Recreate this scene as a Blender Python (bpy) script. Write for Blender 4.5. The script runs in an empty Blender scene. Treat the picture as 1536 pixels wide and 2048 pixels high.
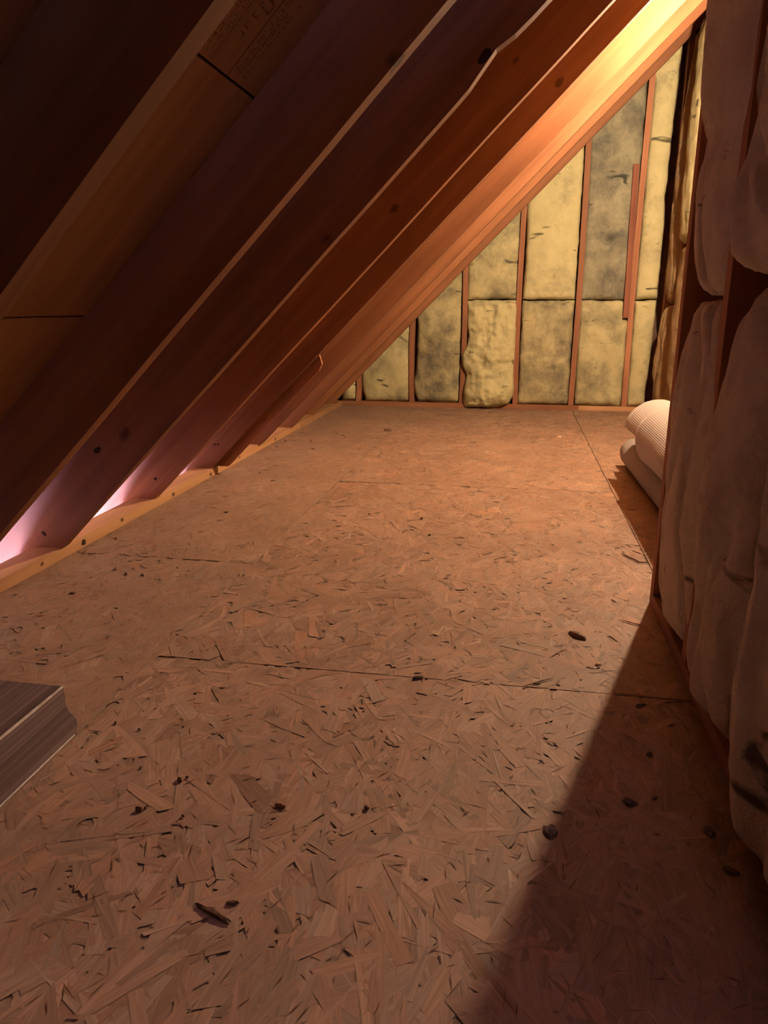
import bpy, bmesh, math, random
import numpy as np
from mathutils import Vector, Matrix, noise

# ------------------------------------------------------------------ camera, world, exposure
S = bpy.context.scene
COL = S.collection
FPX, CAM_H = 1480.0, 0.76
PITCH = math.atan(410 / FPX)
YAW = math.atan(272 / math.hypot(FPX, 410))
cam = bpy.data.cameras.new('camera')
cam.sensor_fit = 'VERTICAL'
cam.sensor_height = 24.0
cam.lens = FPX / 2048 * 24.0
cam.clip_start = 0.02
camo = bpy.data.objects.new('camera', cam)
COL.objects.link(camo)
camo.location = (0, 0, CAM_H)
camo.rotation_euler = (math.pi / 2 - PITCH, 0, YAW)
S.camera = camo

SKY_STRENGTH = 140.0
LAMP_STRENGTH = 6600.0
LAMP_COL = (1.0, 0.70, 0.455)
w = bpy.data.worlds.new('overcast_sky')
S.world = w
w.use_nodes = True
bg = w.node_tree.nodes['Background']
bg.inputs[0].default_value = (0.43, 0.45, 1.0, 1)
bg.inputs[1].default_value = SKY_STRENGTH

vs = S.view_settings
vs.view_transform = 'Standard'
vs.look = 'None'
vs.exposure = 0.0
vs.gamma = 1.0
vs.use_curve_mapping = False

# daylight comes up through the open soffit vent: a portal guides the sampling of the sky there
pl = bpy.data.lights.new('soffit_portal', 'AREA')
pl.shape = 'RECTANGLE'
pl.size, pl.size_y = 0.25, 3.2
pl.cycles.is_portal = True
po = bpy.data.objects.new('soffit_portal', pl)
COL.objects.link(po)
po.location = (-1.725, 2.8, -0.424)
po.rotation_euler = (math.pi, 0, 0)

# ------------------------------------------------------------------ materials
def new_mat(name):
    m = bpy.data.materials.new(name)
    m.use_nodes = True
    nt = m.node_tree
    return m, nt, nt.nodes, nt.links, nt.nodes['Principled BSDF']

def ramp(N, stops):
    r = N.new('ShaderNodeValToRGB')
    e = r.color_ramp.elements
    while len(e) > 1:
        e.remove(e[-1])
    e[0].position, e[0].color = stops[0][0], (*stops[0][1], 1)
    for p, c in stops[1:]:
        k = e.new(p)
        k.color = (*c, 1)
    return r

def obj_coords(N, L, scale, rnd=7.0):
    tc = N.new('ShaderNodeTexCoord')
    oi = N.new('ShaderNodeObjectInfo')
    mu = N.new('ShaderNodeMath'); mu.operation = 'MULTIPLY'; mu.inputs[1].default_value = rnd
    L.new(oi.outputs['Random'], mu.inputs[0])
    ad = N.new('ShaderNodeVectorMath'); ad.operation = 'ADD'
    L.new(tc.outputs['Object'], ad.inputs[0]); L.new(mu.outputs[0], ad.inputs[1])
    mp = N.new('ShaderNodeMapping'); mp.inputs['Scale'].default_value = scale
    L.new(ad.outputs[0], mp.inputs[0])
    return mp, ad, oi

def mix(N, L, kind, fac, a, b):
    m = N.new('ShaderNodeMix'); m.data_type = 'RGBA'; m.blend_type = kind
    for sock, v in ((m.inputs[0], fac), (m.inputs[6], a), (m.inputs[7], b)):
        if isinstance(v, (int, float)):
            sock.default_value = v
        elif isinstance(v, tuple):
            sock.default_value = (*v, 1)
        else:
            L.new(v, sock)
    return m.outputs[2]

def bump(N, L, P, height, strength, dist=0.01):
    b = N.new('ShaderNodeBump')
    b.inputs['Strength'].default_value = strength
    b.inputs['Distance'].default_value = dist
    L.new(height, b.inputs['Height'])
    L.new(b.outputs[0], P.inputs['Normal'])

def wood_mat(name, dark, light, knot=(0.10, 0.035, 0.012), knots=True, rough=0.7, vary=0.25):
    """sawn softwood; the grain runs along local X"""
    m, nt, N, L, P = new_mat(name)
    mp, ad, oi = obj_coords(N, L, (1.1, 26, 26))
    n1 = N.new('ShaderNodeTexNoise'); n1.inputs['Scale'].default_value = 1.0
    n1.inputs['Detail'].default_value = 6; n1.inputs['Distortion'].default_value = 0.6
    L.new(mp.outputs[0], n1.inputs['Vector'])
    r = ramp(N, [(0.28, dark), (0.72, light)])
    L.new(n1.outputs[0], r.inputs[0])
    col = r.outputs[0]
    mp2 = N.new('ShaderNodeMapping'); mp2.inputs['Scale'].default_value = (2.2, 5, 5)
    L.new(ad.outputs[0], mp2.inputs[0])
    n2 = N.new('ShaderNodeTexNoise'); n2.inputs['Scale'].default_value = 1.0; n2.inputs['Detail'].default_value = 3
    L.new(mp2.outputs[0], n2.inputs['Vector'])
    r2 = ramp(N, [(0.3, (0.72, 0.68, 0.64)), (0.7, (1.1, 1.08, 1.05))])
    L.new(n2.outputs[0], r2.inputs[0])
    col = mix(N, L, 'MULTIPLY', 0.8, col, r2.outputs[0])
    rv = ramp(N, [(0, (1 - vary,) * 3), (1, (1 + vary * 0.4,) * 3)])
    L.new(oi.outputs['Random'], rv.inputs[0])
    col = mix(N, L, 'MULTIPLY', 1.0, col, rv.outputs[0])
    if knots:
        mp3 = N.new('ShaderNodeMapping'); mp3.inputs['Scale'].default_value = (2.6, 4.2, 4.2)
        L.new(ad.outputs[0], mp3.inputs[0])
        v = N.new('ShaderNodeTexVoronoi'); v.inputs['Scale'].default_value = 1.0
        v.inputs['Randomness'].default_value = 1.0
        L.new(mp3.outputs[0], v.inputs['Vector'])
        n3 = N.new('ShaderNodeTexNoise'); n3.inputs['Scale'].default_value = 40
        L.new(ad.outputs[0], n3.inputs['Vector'])
        su = N.new('ShaderNodeMath'); su.operation = 'MULTIPLY_ADD'
        su.inputs[1].default_value = 0.07; L.new(n3.outputs[0], su.inputs[0]); L.new(v.outputs['Distance'], su.inputs[2])
        rk = ramp(N, [(0.075, (1, 1, 1)), (0.105, (0, 0, 0))])
        L.new(su.outputs[0], rk.inputs[0])
        col = mix(N, L, 'MIX', rk.outputs[0], col, knot)
    L.new(col, P.inputs['Base Color'])
    P.inputs['Roughness'].default_value = rough
    P.inputs['Specular IOR Level'].default_value = 0.25
    bump(N, L, P, n1.outputs[0], 0.12, 0.004)
    return m

def fibre_mat(name, light, mid, dirt, dirt_amt=0.5, dirt_scale=3.0, rough_bump=0.6):
    """fibreglass: soft mottled colour with patches of dust, fine fibre relief"""
    m, nt, N, L, P = new_mat(name)
    mp, ad, oi = obj_coords(N, L, (1, 1, 1), 11.0)
    n1 = N.new('ShaderNodeTexNoise'); n1.inputs['Scale'].default_value = 9
    n1.inputs['Detail'].default_value = 6; n1.inputs['Roughness'].default_value = 0.65
    L.new(mp.outputs[0], n1.inputs['Vector'])
    r = ramp(N, [(0.3, mid), (0.65, light)])
    L.new(n1.outputs[0], r.inputs[0])
    n2 = N.new('ShaderNodeTexNoise'); n2.inputs['Scale'].default_value = dirt_scale
    n2.inputs['Detail'].default_value = 7; n2.inputs['Roughness'].default_value = 0.70; n2.inputs['Distortion'].default_value = 0.15
    L.new(mp.outputs[0], n2.inputs['Vector'])
    lo = 0.72 - 0.4 * dirt_amt
    rd = ramp(N, [(lo, (0, 0, 0)), (lo + 0.22, (1, 1, 1))])
    L.new(n2.outputs[0], rd.inputs[0])
    col = mix(N, L, 'MIX', rd.outputs[0], r.outputs[0], dirt)
    # thin dark cracks where the fibres have torn
    mp3 = N.new('ShaderNodeMapping'); mp3.inputs['Scale'].default_value = (5, 5, 11)
    L.new(ad.outputs[0], mp3.inputs[0])
    n4 = N.new('ShaderNodeTexNoise'); n4.inputs['Scale'].default_value = 1.0; n4.inputs['Detail'].default_value = 4; n4.inputs['Distortion'].default_value = 1.5
    L.new(mp3.outputs[0], n4.inputs['Vector'])
    rc = ramp(N, [(0.66, (0, 0, 0)), (0.74, (1, 1, 1))])
    L.new(n4.outputs[0], rc.inputs[0])
    col = mix(N, L, 'MIX', rc.outputs[0], col, tuple(c * 0.45 for c in dirt))
    L.new(col, P.inputs['Base Color'])
    P.inputs['Roughness'].default_value = 1.0
    P.inputs['Specular IOR Level'].default_value = 0.05
    n3 = N.new('ShaderNodeTexNoise'); n3.inputs['Scale'].default_value = 38; n3.inputs['Detail'].default_value = 5; n3.inputs['Roughness'].default_value = 0.7
    L.new(mp.outputs[0], n3.inputs['Vector'])
    bump(N, L, P, n3.outputs[0], rough_bump, 0.012)
    return m

def plain_mat(name, col, rough=0.8, nscale=30, var=0.2, bstr=0.2, metallic=0.0, spec=0.3):
    m, nt, N, L, P = new_mat(name)
    mp, ad, oi = obj_coords(N, L, (1, 1, 1))
    n1 = N.new('ShaderNodeTexNoise'); n1.inputs['Scale'].default_value = nscale; n1.inputs['Detail'].default_value = 5
    L.new(mp.outputs[0], n1.inputs['Vector'])
    r = ramp(N, [(0.3, tuple(c * (1 - var) for c in col)), (0.7, tuple(min(1, c * (1 + var)) for c in col))])
    L.new(n1.outputs[0], r.inputs[0])
    L.new(r.outputs[0], P.inputs['Base Color'])
    P.inputs['Roughness'].default_value = rough
    P.inputs['Metallic'].default_value = metallic
    P.inputs['Specular IOR Level'].default_value = spec
    if bstr:
        bump(N, L, P, n1.outputs[0], bstr, 0.003)
    return m

def strand_mat():
    m, nt, N, L, P = new_mat('osb_strand')
    at = N.new('ShaderNodeAttribute'); at.attribute_name = 'Col'
    uv = N.new('ShaderNodeUVMap'); uv.uv_map = 'UVMap'
    mp = N.new('ShaderNodeMapping'); mp.inputs['Scale'].default_value = (14, 260, 1)
    L.new(uv.outputs[0], mp.inputs[0])
    n = N.new('ShaderNodeTexNoise'); n.inputs['Scale'].default_value = 1.0; n.inputs['Detail'].default_value = 4
    L.new(mp.outputs[0], n.inputs['Vector'])
    r = ramp(N, [(0.3, (0.76, 0.74, 0.72)), (0.7, (1.12, 1.12, 1.12))])
    L.new(n.outputs[0], r.inputs[0])
    col = mix(N, L, 'MULTIPLY', 1.0, at.outputs['Color'], r.outputs[0])
    # dusty, scuffed patches lying over many strands
    tc = N.new('ShaderNodeTexCoord')
    n2 = N.new('ShaderNodeTexNoise'); n2.inputs['Scale'].default_value = 2.3; n2.inputs['Detail'].default_value = 7; n2.inputs['Roughness'].default_value = 0.6
    L.new(tc.outputs['Object'], n2.inputs['Vector'])
    r2 = ramp(N, [(0.32, (0.80, 0.76, 0.73)), (0.68, (1.08, 1.06, 1.05))])
    L.new(n2.outputs[0], r2.inputs[0])
    col = mix(N, L, 'MULTIPLY', 1.0, col, r2.outputs[0])
    L.new(col, P.inputs['Base Color'])
    P.inputs['Roughness'].default_value = 0.62
    P.inputs['Specular IOR Level'].default_value = 0.25
    bump(N, L, P, n.outputs[0], 0.15, 0.002)
    return m

def carpet_mat(name, col, freq, grid_dark=0.72):
    m, nt, N, L, P = new_mat(name)
    uv = N.new('ShaderNodeUVMap'); uv.uv_map = 'UVMap'
    outs = []
    for ax in ('X', 'Y'):
        wv = N.new('ShaderNodeTexWave'); wv.wave_type = 'BANDS'; wv.bands_direction = ax
        wv.inputs['Scale'].default_value = freq * (1.0 if ax == 'X' else 0.55)
        wv.inputs['Distortion'].default_value = 0.6; wv.inputs['Detail'].default_value = 1
        L.new(uv.outputs[0], wv.inputs['Vector'])
        outs.append(wv.outputs['Fac'])
    mx = N.new('ShaderNodeMath'); mx.operation = 'MULTIPLY'
    L.new(outs[0], mx.inputs[0]); L.new(outs[1], mx.inputs[1])
    sq = N.new('ShaderNodeMath'); sq.operation = 'POWER'; sq.inputs[1].default_value = 0.35
    L.new(mx.outputs[0], sq.inputs[0])
    r = ramp(N, [(0.1, tuple(c * grid_dark for c in col)), (0.8, col)])
    L.new(sq.outputs[0], r.inputs[0])
    L.new(r.outputs[0], P.inputs['Base Color'])
    P.inputs['Roughness'].default_value = 0.95
    P.inputs['Specular IOR Level'].default_value = 0.1
    bump(N, L, P, sq.outputs[0], 0.5, 0.003)
    return m

M = dict(
    rafter=wood_mat('rafter_wood', (0.235, 0.094, 0.038), (0.345, 0.152, 0.068)),
    stud=wood_mat('stud_wood', (0.31, 0.13, 0.065), (0.43, 0.20, 0.105)),
    plate=wood_mat('plate_wood', (0.36, 0.19, 0.09), (0.52, 0.30, 0.15)),
    board=wood_mat('old_board', (0.26, 0.09, 0.05), (0.38, 0.15, 0.085)),
    sheath=wood_mat('roof_plywood', (0.34, 0.17, 0.07), (0.45, 0.24, 0.105), vary=0.1),
    osb=plain_mat('osb_core', (0.275, 0.178, 0.12), 0.8, 60, 0.25, 0.2),
    strand=strand_mat(),
    dark=plain_mat('dark_cavity', (0.10, 0.06, 0.045), 0.95, 12, 0.3, 0),
    yellow=fibre_mat('yellow_fibreglass', (0.55, 0.50, 0.27), (0.44, 0.40, 0.215), (0.20, 0.185, 0.115), 0.64, 4.0),
    cream=fibre_mat('cream_fibreglass', (0.58, 0.53, 0.28), (0.48, 0.44, 0.235), (0.26, 0.235, 0.14), 0.50, 4.0),
    grimy=fibre_mat('grimy_fibreglass', (0.52, 0.47, 0.25), (0.42, 0.37, 0.20), (0.17, 0.155, 0.105), 0.78, 4.0),
    grey=fibre_mat('soot_grey_fibreglass', (0.36, 0.34, 0.22), (0.25, 0.235, 0.155), (0.13, 0.125, 0.10), 0.80, 4.0),
    brown=fibre_mat('brown_fibreglass', (0.72, 0.62, 0.42), (0.58, 0.49, 0.33), (0.30, 0.24, 0.16), 0.46, 4.0, 1.0),
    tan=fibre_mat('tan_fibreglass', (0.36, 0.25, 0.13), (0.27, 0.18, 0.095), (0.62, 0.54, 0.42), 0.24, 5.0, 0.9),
    eave=fibre_mat('eave_fibreglass', (0.50, 0.36, 0.28), (0.38, 0.27, 0.21), (0.25, 0.17, 0.14), 0.45, 6.0),
    jute=carpet_mat('carpet_backing_grid', (0.55, 0.50, 0.46), 42, 0.62),
    pile=carpet_mat('carpet_backing_plain', (0.36, 0.325, 0.30), 85, 0.74),
    fray=plain_mat('carpet_cut_edge', (0.36, 0.24, 0.17), 1.0, 180, 0.5, 0.8),
    carton=None,
    pale=plain_mat('worn_pale_edge', (0.62, 0.56, 0.50), 0.55, 60, 0.25, 0.2),
    ink=plain_mat('stamp_ink', (0.06, 0.025, 0.015), 0.9, 90, 0.4, 0),
    stamp=plain_mat('worn_stamp_ink', (0.19, 0.085, 0.04), 0.9, 160, 0.7, 0),
    faded=plain_mat('faded_ink', (0.24, 0.19, 0.11), 1.0, 90, 0.3, 0),
    bark=plain_mat('dark_bark', (0.13, 0.07, 0.04), 0.9, 120, 0.5, 0.5),
    barklight=plain_mat('grey_brown_bark', (0.22, 0.14, 0.09), 0.9, 120, 0.5, 0.5),
    seed=plain_mat('brown_seed', (0.20, 0.075, 0.02), 0.6, 120, 0.3, 0.2),
    lint=plain_mat('dust_lint', (0.12, 0.085, 0.07), 1.0, 200, 0.5, 0.6),
    splinter=plain_mat('pale_splinter', (0.66, 0.44, 0.27), 0.8, 90, 0.2, 0.3),
    black=plain_mat('black_stain', (0.03, 0.015, 0.01), 0.9, 90, 0.3, 0),
    paint=plain_mat('exterior_paint', (0.78, 0.74, 0.74), 0.7, 20, 0.06, 0.05),
    porcelain=plain_mat('white_porcelain', (0.80, 0.78, 0.74), 0.3, 20, 0.03, 0, 0, 0.5),
    steel=plain_mat('galvanised_steel', (0.50, 0.50, 0.50), 0.45, 40, 0.15, 0.05, 0.9),
)

def carton_mat():
    m, nt, N, L, P = new_mat('grey_woodgrain_print')
    mp, ad, oi = obj_coords(N, L, (150, 1.4, 230))
    n = N.new('ShaderNodeTexNoise'); n.inputs['Scale'].default_value = 1.0; n.inputs['Detail'].default_value = 6
    L.new(mp.outputs[0], n.inputs['Vector'])
    r = ramp(N, [(0.30, (0.080, 0.052, 0.045)), (0.55, (0.15, 0.102, 0.092)), (0.74, (0.27, 0.20, 0.185))])
    L.new(n.outputs[0], r.inputs[0])
    L.new(r.outputs[0], P.inputs['Base Color'])
    P.inputs['Roughness'].default_value = 0.38
    P.inputs['Specular IOR Level'].default_value = 0.5
    return m
M['carton'] = carton_mat()

bulb_m = bpy.data.materials.new('lit_bulb_glass')
bulb_m.use_nodes = True
_n = bulb_m.node_tree.nodes; _n.clear()
_e = _n.new('ShaderNodeEmission'); _o = _n.new('ShaderNodeOutputMaterial')
_e.inputs[0].default_value = (*LAMP_COL, 1); _e.inputs[1].default_value = LAMP_STRENGTH
bulb_m.node_tree.links.new(_e.outputs[0], _o.inputs[0])

# ------------------------------------------------------------------ helpers
def link(name, me, mat, parent=None, loc=None, rot=None):
    o = bpy.data.objects.new(name, me)
    COL.objects.link(o)
    if mat is not None and not me.materials:
        me.materials.append(mat)
    if loc is not None:
        o.location = loc
    if rot is not None:
        o.rotation_euler = rot
    if parent is not None:
        o.parent = parent
    return o

def tag(o, label, cat, group=None):
    o['label'] = label
    o['category'] = cat
    if group:
        o['group'] = group
    return o

def struct(o, label=None):
    o['kind'] = 'structure'
    if label:
        o['label'] = label
        o['category'] = label.split()[-1]
    return o

def bm_mesh(bm, name, smooth=False):
    bmesh.ops.recalc_face_normals(bm, faces=bm.faces[:])
    me = bpy.data.meshes.new(name)
    bm.to_mesh(me); bm.free()
    if smooth:
        for p in me.polygons:
            p.use_smooth = True
    return me

def box_mesh(name, sx, sy, sz, bevel=0.002):
    """box centred on its origin"""
    bm = bmesh.new()
    bmesh.ops.create_cube(bm, size=1.0)
    bmesh.ops.scale(bm, vec=(sx, sy, sz), verts=bm.verts)
    if bevel:
        bmesh.ops.bevel(bm, geom=bm.edges[:], offset=bevel, segments=1, affect='EDGES')
    return bm_mesh(bm, name)

def slab(name, x0, x1, y0, y1, z0, z1, mat, parent=None, bevel=0.0):
    me = box_mesh(name, x1 - x0, y1 - y0, z1 - z0, bevel)
    return link(name, me, mat, parent, ((x0 + x1) / 2, (y0 + y1) / 2, (z0 + z1) / 2))

def lumber(name, a, b, wid, thk, mat, parent=None, up=(0, 0, 1), bow=0.0, bevel=0.0025):
    """sawn board from a to b: local X along it, local Y = thk, local Z = wid; slightly bowed"""
    a, b = Vector(a), Vector(b)
    d = b - a; Ln = d.length; d.normalize()
    upv = Vector(up)
    yv = upv.cross(d).normalized(); zv = d.cross(yv)
    bm = bmesh.new()
    n = 8
    rings = []
    for i in range(n + 1):
        t = i / n; off = bow * math.sin(math.pi * t)
        ring = []
        for sy, sz in ((-1, -1), (1, -1), (1, 1), (-1, 1)):
            ring.append(bm.verts.new((t * Ln, sy * thk / 2 + off, sz * wid / 2)))
        rings.append(ring)
    for i in range(n):
        for k in range(4):
            bm.faces.new((rings[i][k], rings[i][(k + 1) % 4], rings[i + 1][(k + 1) % 4], rings[i + 1][k]))
    bm.faces.new(rings[0]); bm.faces.new(rings[-1])
    if bevel:
        es = [e for e in bm.edges if len(e.link_faces) == 2 and e.calc_face_angle(0) > 1.0]
        bmesh.ops.bevel(bm, geom=es, offset=bevel, segments=1, affect='EDGES')
    me = bm_mesh(bm, name)
    o = link(name, me, mat, parent)
    mw = Matrix((d, yv, zv)).transposed().to_4x4()
    mw.translation = a
    if parent is not None:
        mw = Matrix.Translation(-parent.location) @ mw
    o.matrix_basis = mw
    return o

def rafter_z(x, c):
    return x + c

def prism_mesh(name, poly, thick):
    """outline in local XZ, extruded along +Y"""
    bm = bmesh.new()
    f = [bm.verts.new((x, 0, z)) for x, z in poly]
    g = [bm.verts.new((x, thick, z)) for x, z in poly]
    bm.faces.new(f); bm.faces.new(g[::-1])
    n = len(poly)
    for i in range(n):
        bm.faces.new((f[i], g[i], g[(i + 1) % n], f[(i + 1) % n]))
    return bm_mesh(bm, name)

def fbm(p, o=4):
    return noise.fractal(Vector(p), 1.0, 2.0, o)

def lerp(pts, t):
    """piecewise-linear table [(t, v), ...]"""
    if t <= pts[0][0]:
        return pts[0][1]
    for (t0, v0), (t1, v1) in zip(pts, pts[1:]):
        if t <= t1:
            return v0 + (v1 - v0) * (t - t0) / (t1 - t0)
    return pts[-1][1]

def batt(label, mat, wall, plane, sa, sb, z0, z1, group=None, proud=0.02, bulge=0.02, amp=0.012, fold=0.0,
         fold_freq=9.0, nu=26, nv=60, seed=0, back=0.075, hole=None, extra=None, round_p=0.28, top=None, wob=0.006, inset=0.012):
    """fibreglass batt filling a stud bay. s = coordinate along the wall, tables sa/sb over z give its two sides;
    wall 'back' faces -Y, wall 'right' faces -X; the outward distance is measured from plane"""
    vz = lambda u: (top(sa(z1) + (sb(z1) - sa(z1)) * u) if top else z1)
    bm = bmesh.new()
    grid = []
    for j in range(nv + 1):
        row = []
        for i in range(nu + 1):
            u, v = i / nu, j / nv
            zt = vz(u)
            z = z0 + (zt - z0) * v
            a, b = sa(z), sb(z)
            ea = wob * fbm((z * 9, seed + 3.1, 0)); eb = wob * fbm((z * 9, seed + 8.7, 2))
            s = (a + ea) + ((b + eb) - (a + ea)) * u
            zz = z + wob * 1.2 * fbm((s * 10, seed + 5.5, 4)) * (1 if v in (0.0, 1.0) else abs(2 * v - 1) ** 4)
            edge = (max(0.0, 4 * u * (1 - u)) ** round_p) * (max(0.0, min(1.0, v * (zt - z0) / 0.03, (1 - v) * (zt - z0) / 0.03)) ** 0.5)
            d = proud * edge + bulge * math.sin(math.pi * u) * math.sin(math.pi * min(1, v * 1.05)) ** 0.6
            d += amp * fbm((s * 7, z * 6, seed * 1.7), 5) * (0.3 + 0.7 * edge)
            if fold:   # inward creases running up and down the batt
                cr = 1 - min(1.0, abs(fbm((s * fold_freq + 0.8 * fbm((z * 2.2, seed, 1), 2), z * 1.5, seed * 2.3 + 9), 2)) * 3.2)
                d -= fold * cr ** 1.5 * edge
            if extra:
                d += extra(s, z, u, v) * edge
            d -= inset * (1 - edge)
            row.append(bm.verts.new((s, -d, zz)))
        grid.append(row)
    for j in range(nv):
        for i in range(nu):
            bm.faces.new((grid[j][i], grid[j][i + 1], grid[j + 1][i + 1], grid[j + 1][i]))
    rim = grid[0][:] + [grid[j][nu] for j in range(1, nv + 1)] + grid[nv][nu - 1::-1] + [grid[j][0] for j in range(nv - 1, 0, -1)]
    bk = [bm.verts.new((v_.co.x, back, v_.co.z)) for v_ in rim]
    n = len(rim)
    for i in range(n):
        bm.faces.new((rim[i], rim[(i + 1) % n], bk[(i + 1) % n], bk[i]))
    bm.faces.new(bk)
    # origin at the batt's foot
    s0, zb = 0.5 * (sa(z0) + sb(z0)), z0
    bmesh.ops.translate(bm, vec=(-s0, 0, -zb), verts=bm.verts)
    me = bm_mesh(bm, 'insulation_batt', True)
    if wall == 'back':
        o = link('insulation_batt', me, mat, None, (s0, plane, zb))
    else:
        # local s runs along world +Y turned so that outward (-local Y) is -X : rotate by -90 deg and flip s
        for v_ in me.vertices:
            v_.co.x, v_.co.y = v_.co.y, v_.co.x
        me.flip_normals()
        o = link('insulation_batt', me, mat, None, (plane, s0, zb))
    return tag(o, label, 'insulation', group)

random.seed(4)
# ------------------------------------------------------------------ dimensions (metres)
XP = -1.37           # inner edge of the sole plate under the rafters
XW = 0.375           # face of the near stud wall
YC = 1.93            # its end, where the recess opens
XF = 1.00            # face of the far stud wall in the recess
YB = 5.80            # face of the gable studs
C_TOP = 1.63        # underside of the roof sheathing: z = x + C_TOP
Y0, Y1 = -2.0, 5.95  # extent of the attic

# ------------------------------------------------------------------ floor: OSB panels on a deck
floor = slab('floor', -1.46, 1.10, Y0, Y1, -0.10, -0.022, M['dark'])
struct(floor, 'strand board attic floor')
FL = floor.location
G = 0.0013
rowA = [Y0, -0.395, 2.045, 4.305, Y1 - 0.12]
rowB = [Y0, -1.03, 1.41, 3.17, 5.61, Y1 - 0.12]
rowC = [Y0, 0.46, 2.90, 5.34, Y1 - 0.12]
rows = [(-1.46, -0.768, rowA, 0.4), (-0.768, 0.425, rowB, 0.72), (0.425, 1.09, rowC, 0.8)]

def strands(parent, x0, x1, y0, y1, contrast, seed):
    rng = np.random.default_rng(seed)
    ylo = max(y0, 0.35)
    if y1 <= ylo:
        return
    area = (x1 - x0) * (y1 - ylo)
    n = int(area * 2300)
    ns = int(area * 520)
    V, Fc, Cc, UV = [], [], [], []
    base = np.array([0.350, 0.228, 0.158])
    def poly(cx, cy, ang, ln, wd, z, col, sliver=False):
        e1 = rng.uniform(-0.35, 0.35) * wd; e2 = rng.uniform(-0.35, 0.35) * wd
        tw = rng.uniform(0.55, 1.0); tw2 = rng.uniform(0.7, 1.0)
        if sliver:
            pts = [(-ln / 2, 0), (0, -wd / 2), (ln / 2, 0), (0.1 * ln, wd / 2)]
        else:
            pts = [(-ln / 2 - e1, -wd / 2), (0, -wd / 2 * tw2), (ln / 2 - e2, -wd / 2 * tw), (ln / 2 + e2, wd / 2 * tw), (0, wd / 2), (-ln / 2 + e1, wd / 2)]
        ca, sa = math.cos(ang), math.sin(ang)
        P2 = [(cx + px * ca - py * sa, cy + px * sa + py * ca) for px, py in pts]
        for X_, Y_ in P2:
            if X_ < x0 or X_ > x1 or Y_ < y0 or Y_ > y1:
                P2 = [(min(max(a_, x0), x1), min(max(b_, y0), y1)) for a_, b_ in P2]
                break
        i0 = len(V)
        tilt = rng.uniform(-0.0005, 0.0005)
        for k, (X_, Y_) in enumerate(P2):
            V.append((X_, Y_, z + (tilt if k >= len(P2) // 2 else -tilt) + 0.0004))
        Fc.append(tuple(range(i0, len(V))))
        ou, ov = rng.uniform(0, 50), rng.uniform(0, 50)
        for px, py in pts:
            Cc.append((*col, 1.0)); UV.append((px + ou, py + ov))
    for k in range(n):
        ln = rng.uniform(0.045, 0.125); wd = rng.uniform(0.008, 0.036) * rng.choice([0.6, 1.0, 1.35])
        ang = math.pi / 2 + rng.normal(0, 0.62) if rng.random() < 0.85 else rng.uniform(0, math.pi)
        t = rng.normal(0, 0.12) * contrast
        q = rng.random()
        if q < 0.08: t += 0.22 * contrast
        elif q < 0.18: t -= 0.22 * contrast
        hue = rng.normal(0, 0.035)
        col = np.clip(base * (1 + t) * np.array([1 - hue * 0.3, 1 + hue, 1 + 1.8 * hue]), 0.02, 0.9)
        z = 0.0008 + 0.0016 * (k / n) * contrast
        poly(rng.uniform(x0, x1), rng.uniform(ylo, y1), ang, ln, wd, z, col)
    for k in range(ns):  # dark slivers: shade of the gaps between strands, put into the colour
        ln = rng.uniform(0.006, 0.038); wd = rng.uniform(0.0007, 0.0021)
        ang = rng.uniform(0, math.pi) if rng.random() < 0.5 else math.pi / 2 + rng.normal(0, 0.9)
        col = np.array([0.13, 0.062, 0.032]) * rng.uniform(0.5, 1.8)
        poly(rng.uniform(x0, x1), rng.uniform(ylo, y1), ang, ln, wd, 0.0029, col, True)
    me = bpy.data.meshes.new('strands')
    me.from_pydata([(a - parent.location.x - FL.x, b - parent.location.y - FL.y, c - parent.location.z - FL.z) for a, b, c in V], [], Fc)
    ca_ = me.color_attributes.new('Col', 'FLOAT_COLOR', 'CORNER')
    ca_.data.foreach_set('color', np.array(Cc, dtype=np.float32).ravel())
    uvl = me.uv_layers.new(name='UVMap')
    uvl.data.foreach_set('uv', np.array(UV, dtype=np.float32).ravel())
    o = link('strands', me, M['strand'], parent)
    o['kind'] = 'stuff'

sd = 10
for (xa, xb, ys, con) in rows:
    for ya, yb in zip(ys, ys[1:]):
        sd += 1
        p = slab('floor_panel', xa + G - FL.x, xb - G - FL.x, ya + G - FL.y, yb - G - FL.y, -0.018 - FL.z, 0.0 - FL.z, M['osb'], floor, 0.0012)
        strands(p, xa + G, xb - G, ya + G, yb - G, con, sd)

# ------------------------------------------------------------------ roof: rafters and sheathing
R2 = math.sqrt(0.5)
ceiling = bpy.data.objects.new('ceiling', None)
COL.objects.link(ceiling)
struct(ceiling, 'sloping wooden rafter roof')

def sheath_panel(xa, xb, ya, yb):
    u = (xb - xa) / R2
    me = box_mesh('sheathing_panel', u - 0.004, yb - ya - 0.004, 0.015, 0.0015)
    xm = (xa + xb) / 2
    return link('sheathing_panel', me, M['sheath'], ceiling,
                (xm - 0.0075 * R2, (ya + yb) / 2, xm + C_TOP + 0.0075 * R2), (0, -math.pi / 4, 0))

stamp_panel = None
xs = [-2.20, -1.36, -0.889, -0.500, 0.36, 1.20]
stag = [0.0, 1.22, 0.3, 0.0, 1.22]
for k in range(5):
    ys = [Y0 - 0.05]
    y = Y0 - 0.05 + stag[k]
    while y < Y1 + 0.05:
        if y > ys[-1] + 0.1:
            ys.append(y)
        y += 2.44
    ys.append(Y1 + 0.07)
    for ya, yb in zip(ys, ys[1:]):
        p = sheath_panel(xs[k], xs[k + 1], ya, yb)
        if k == 3 and ya < 1.2 < yb:
            stamp_panel = p
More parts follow.
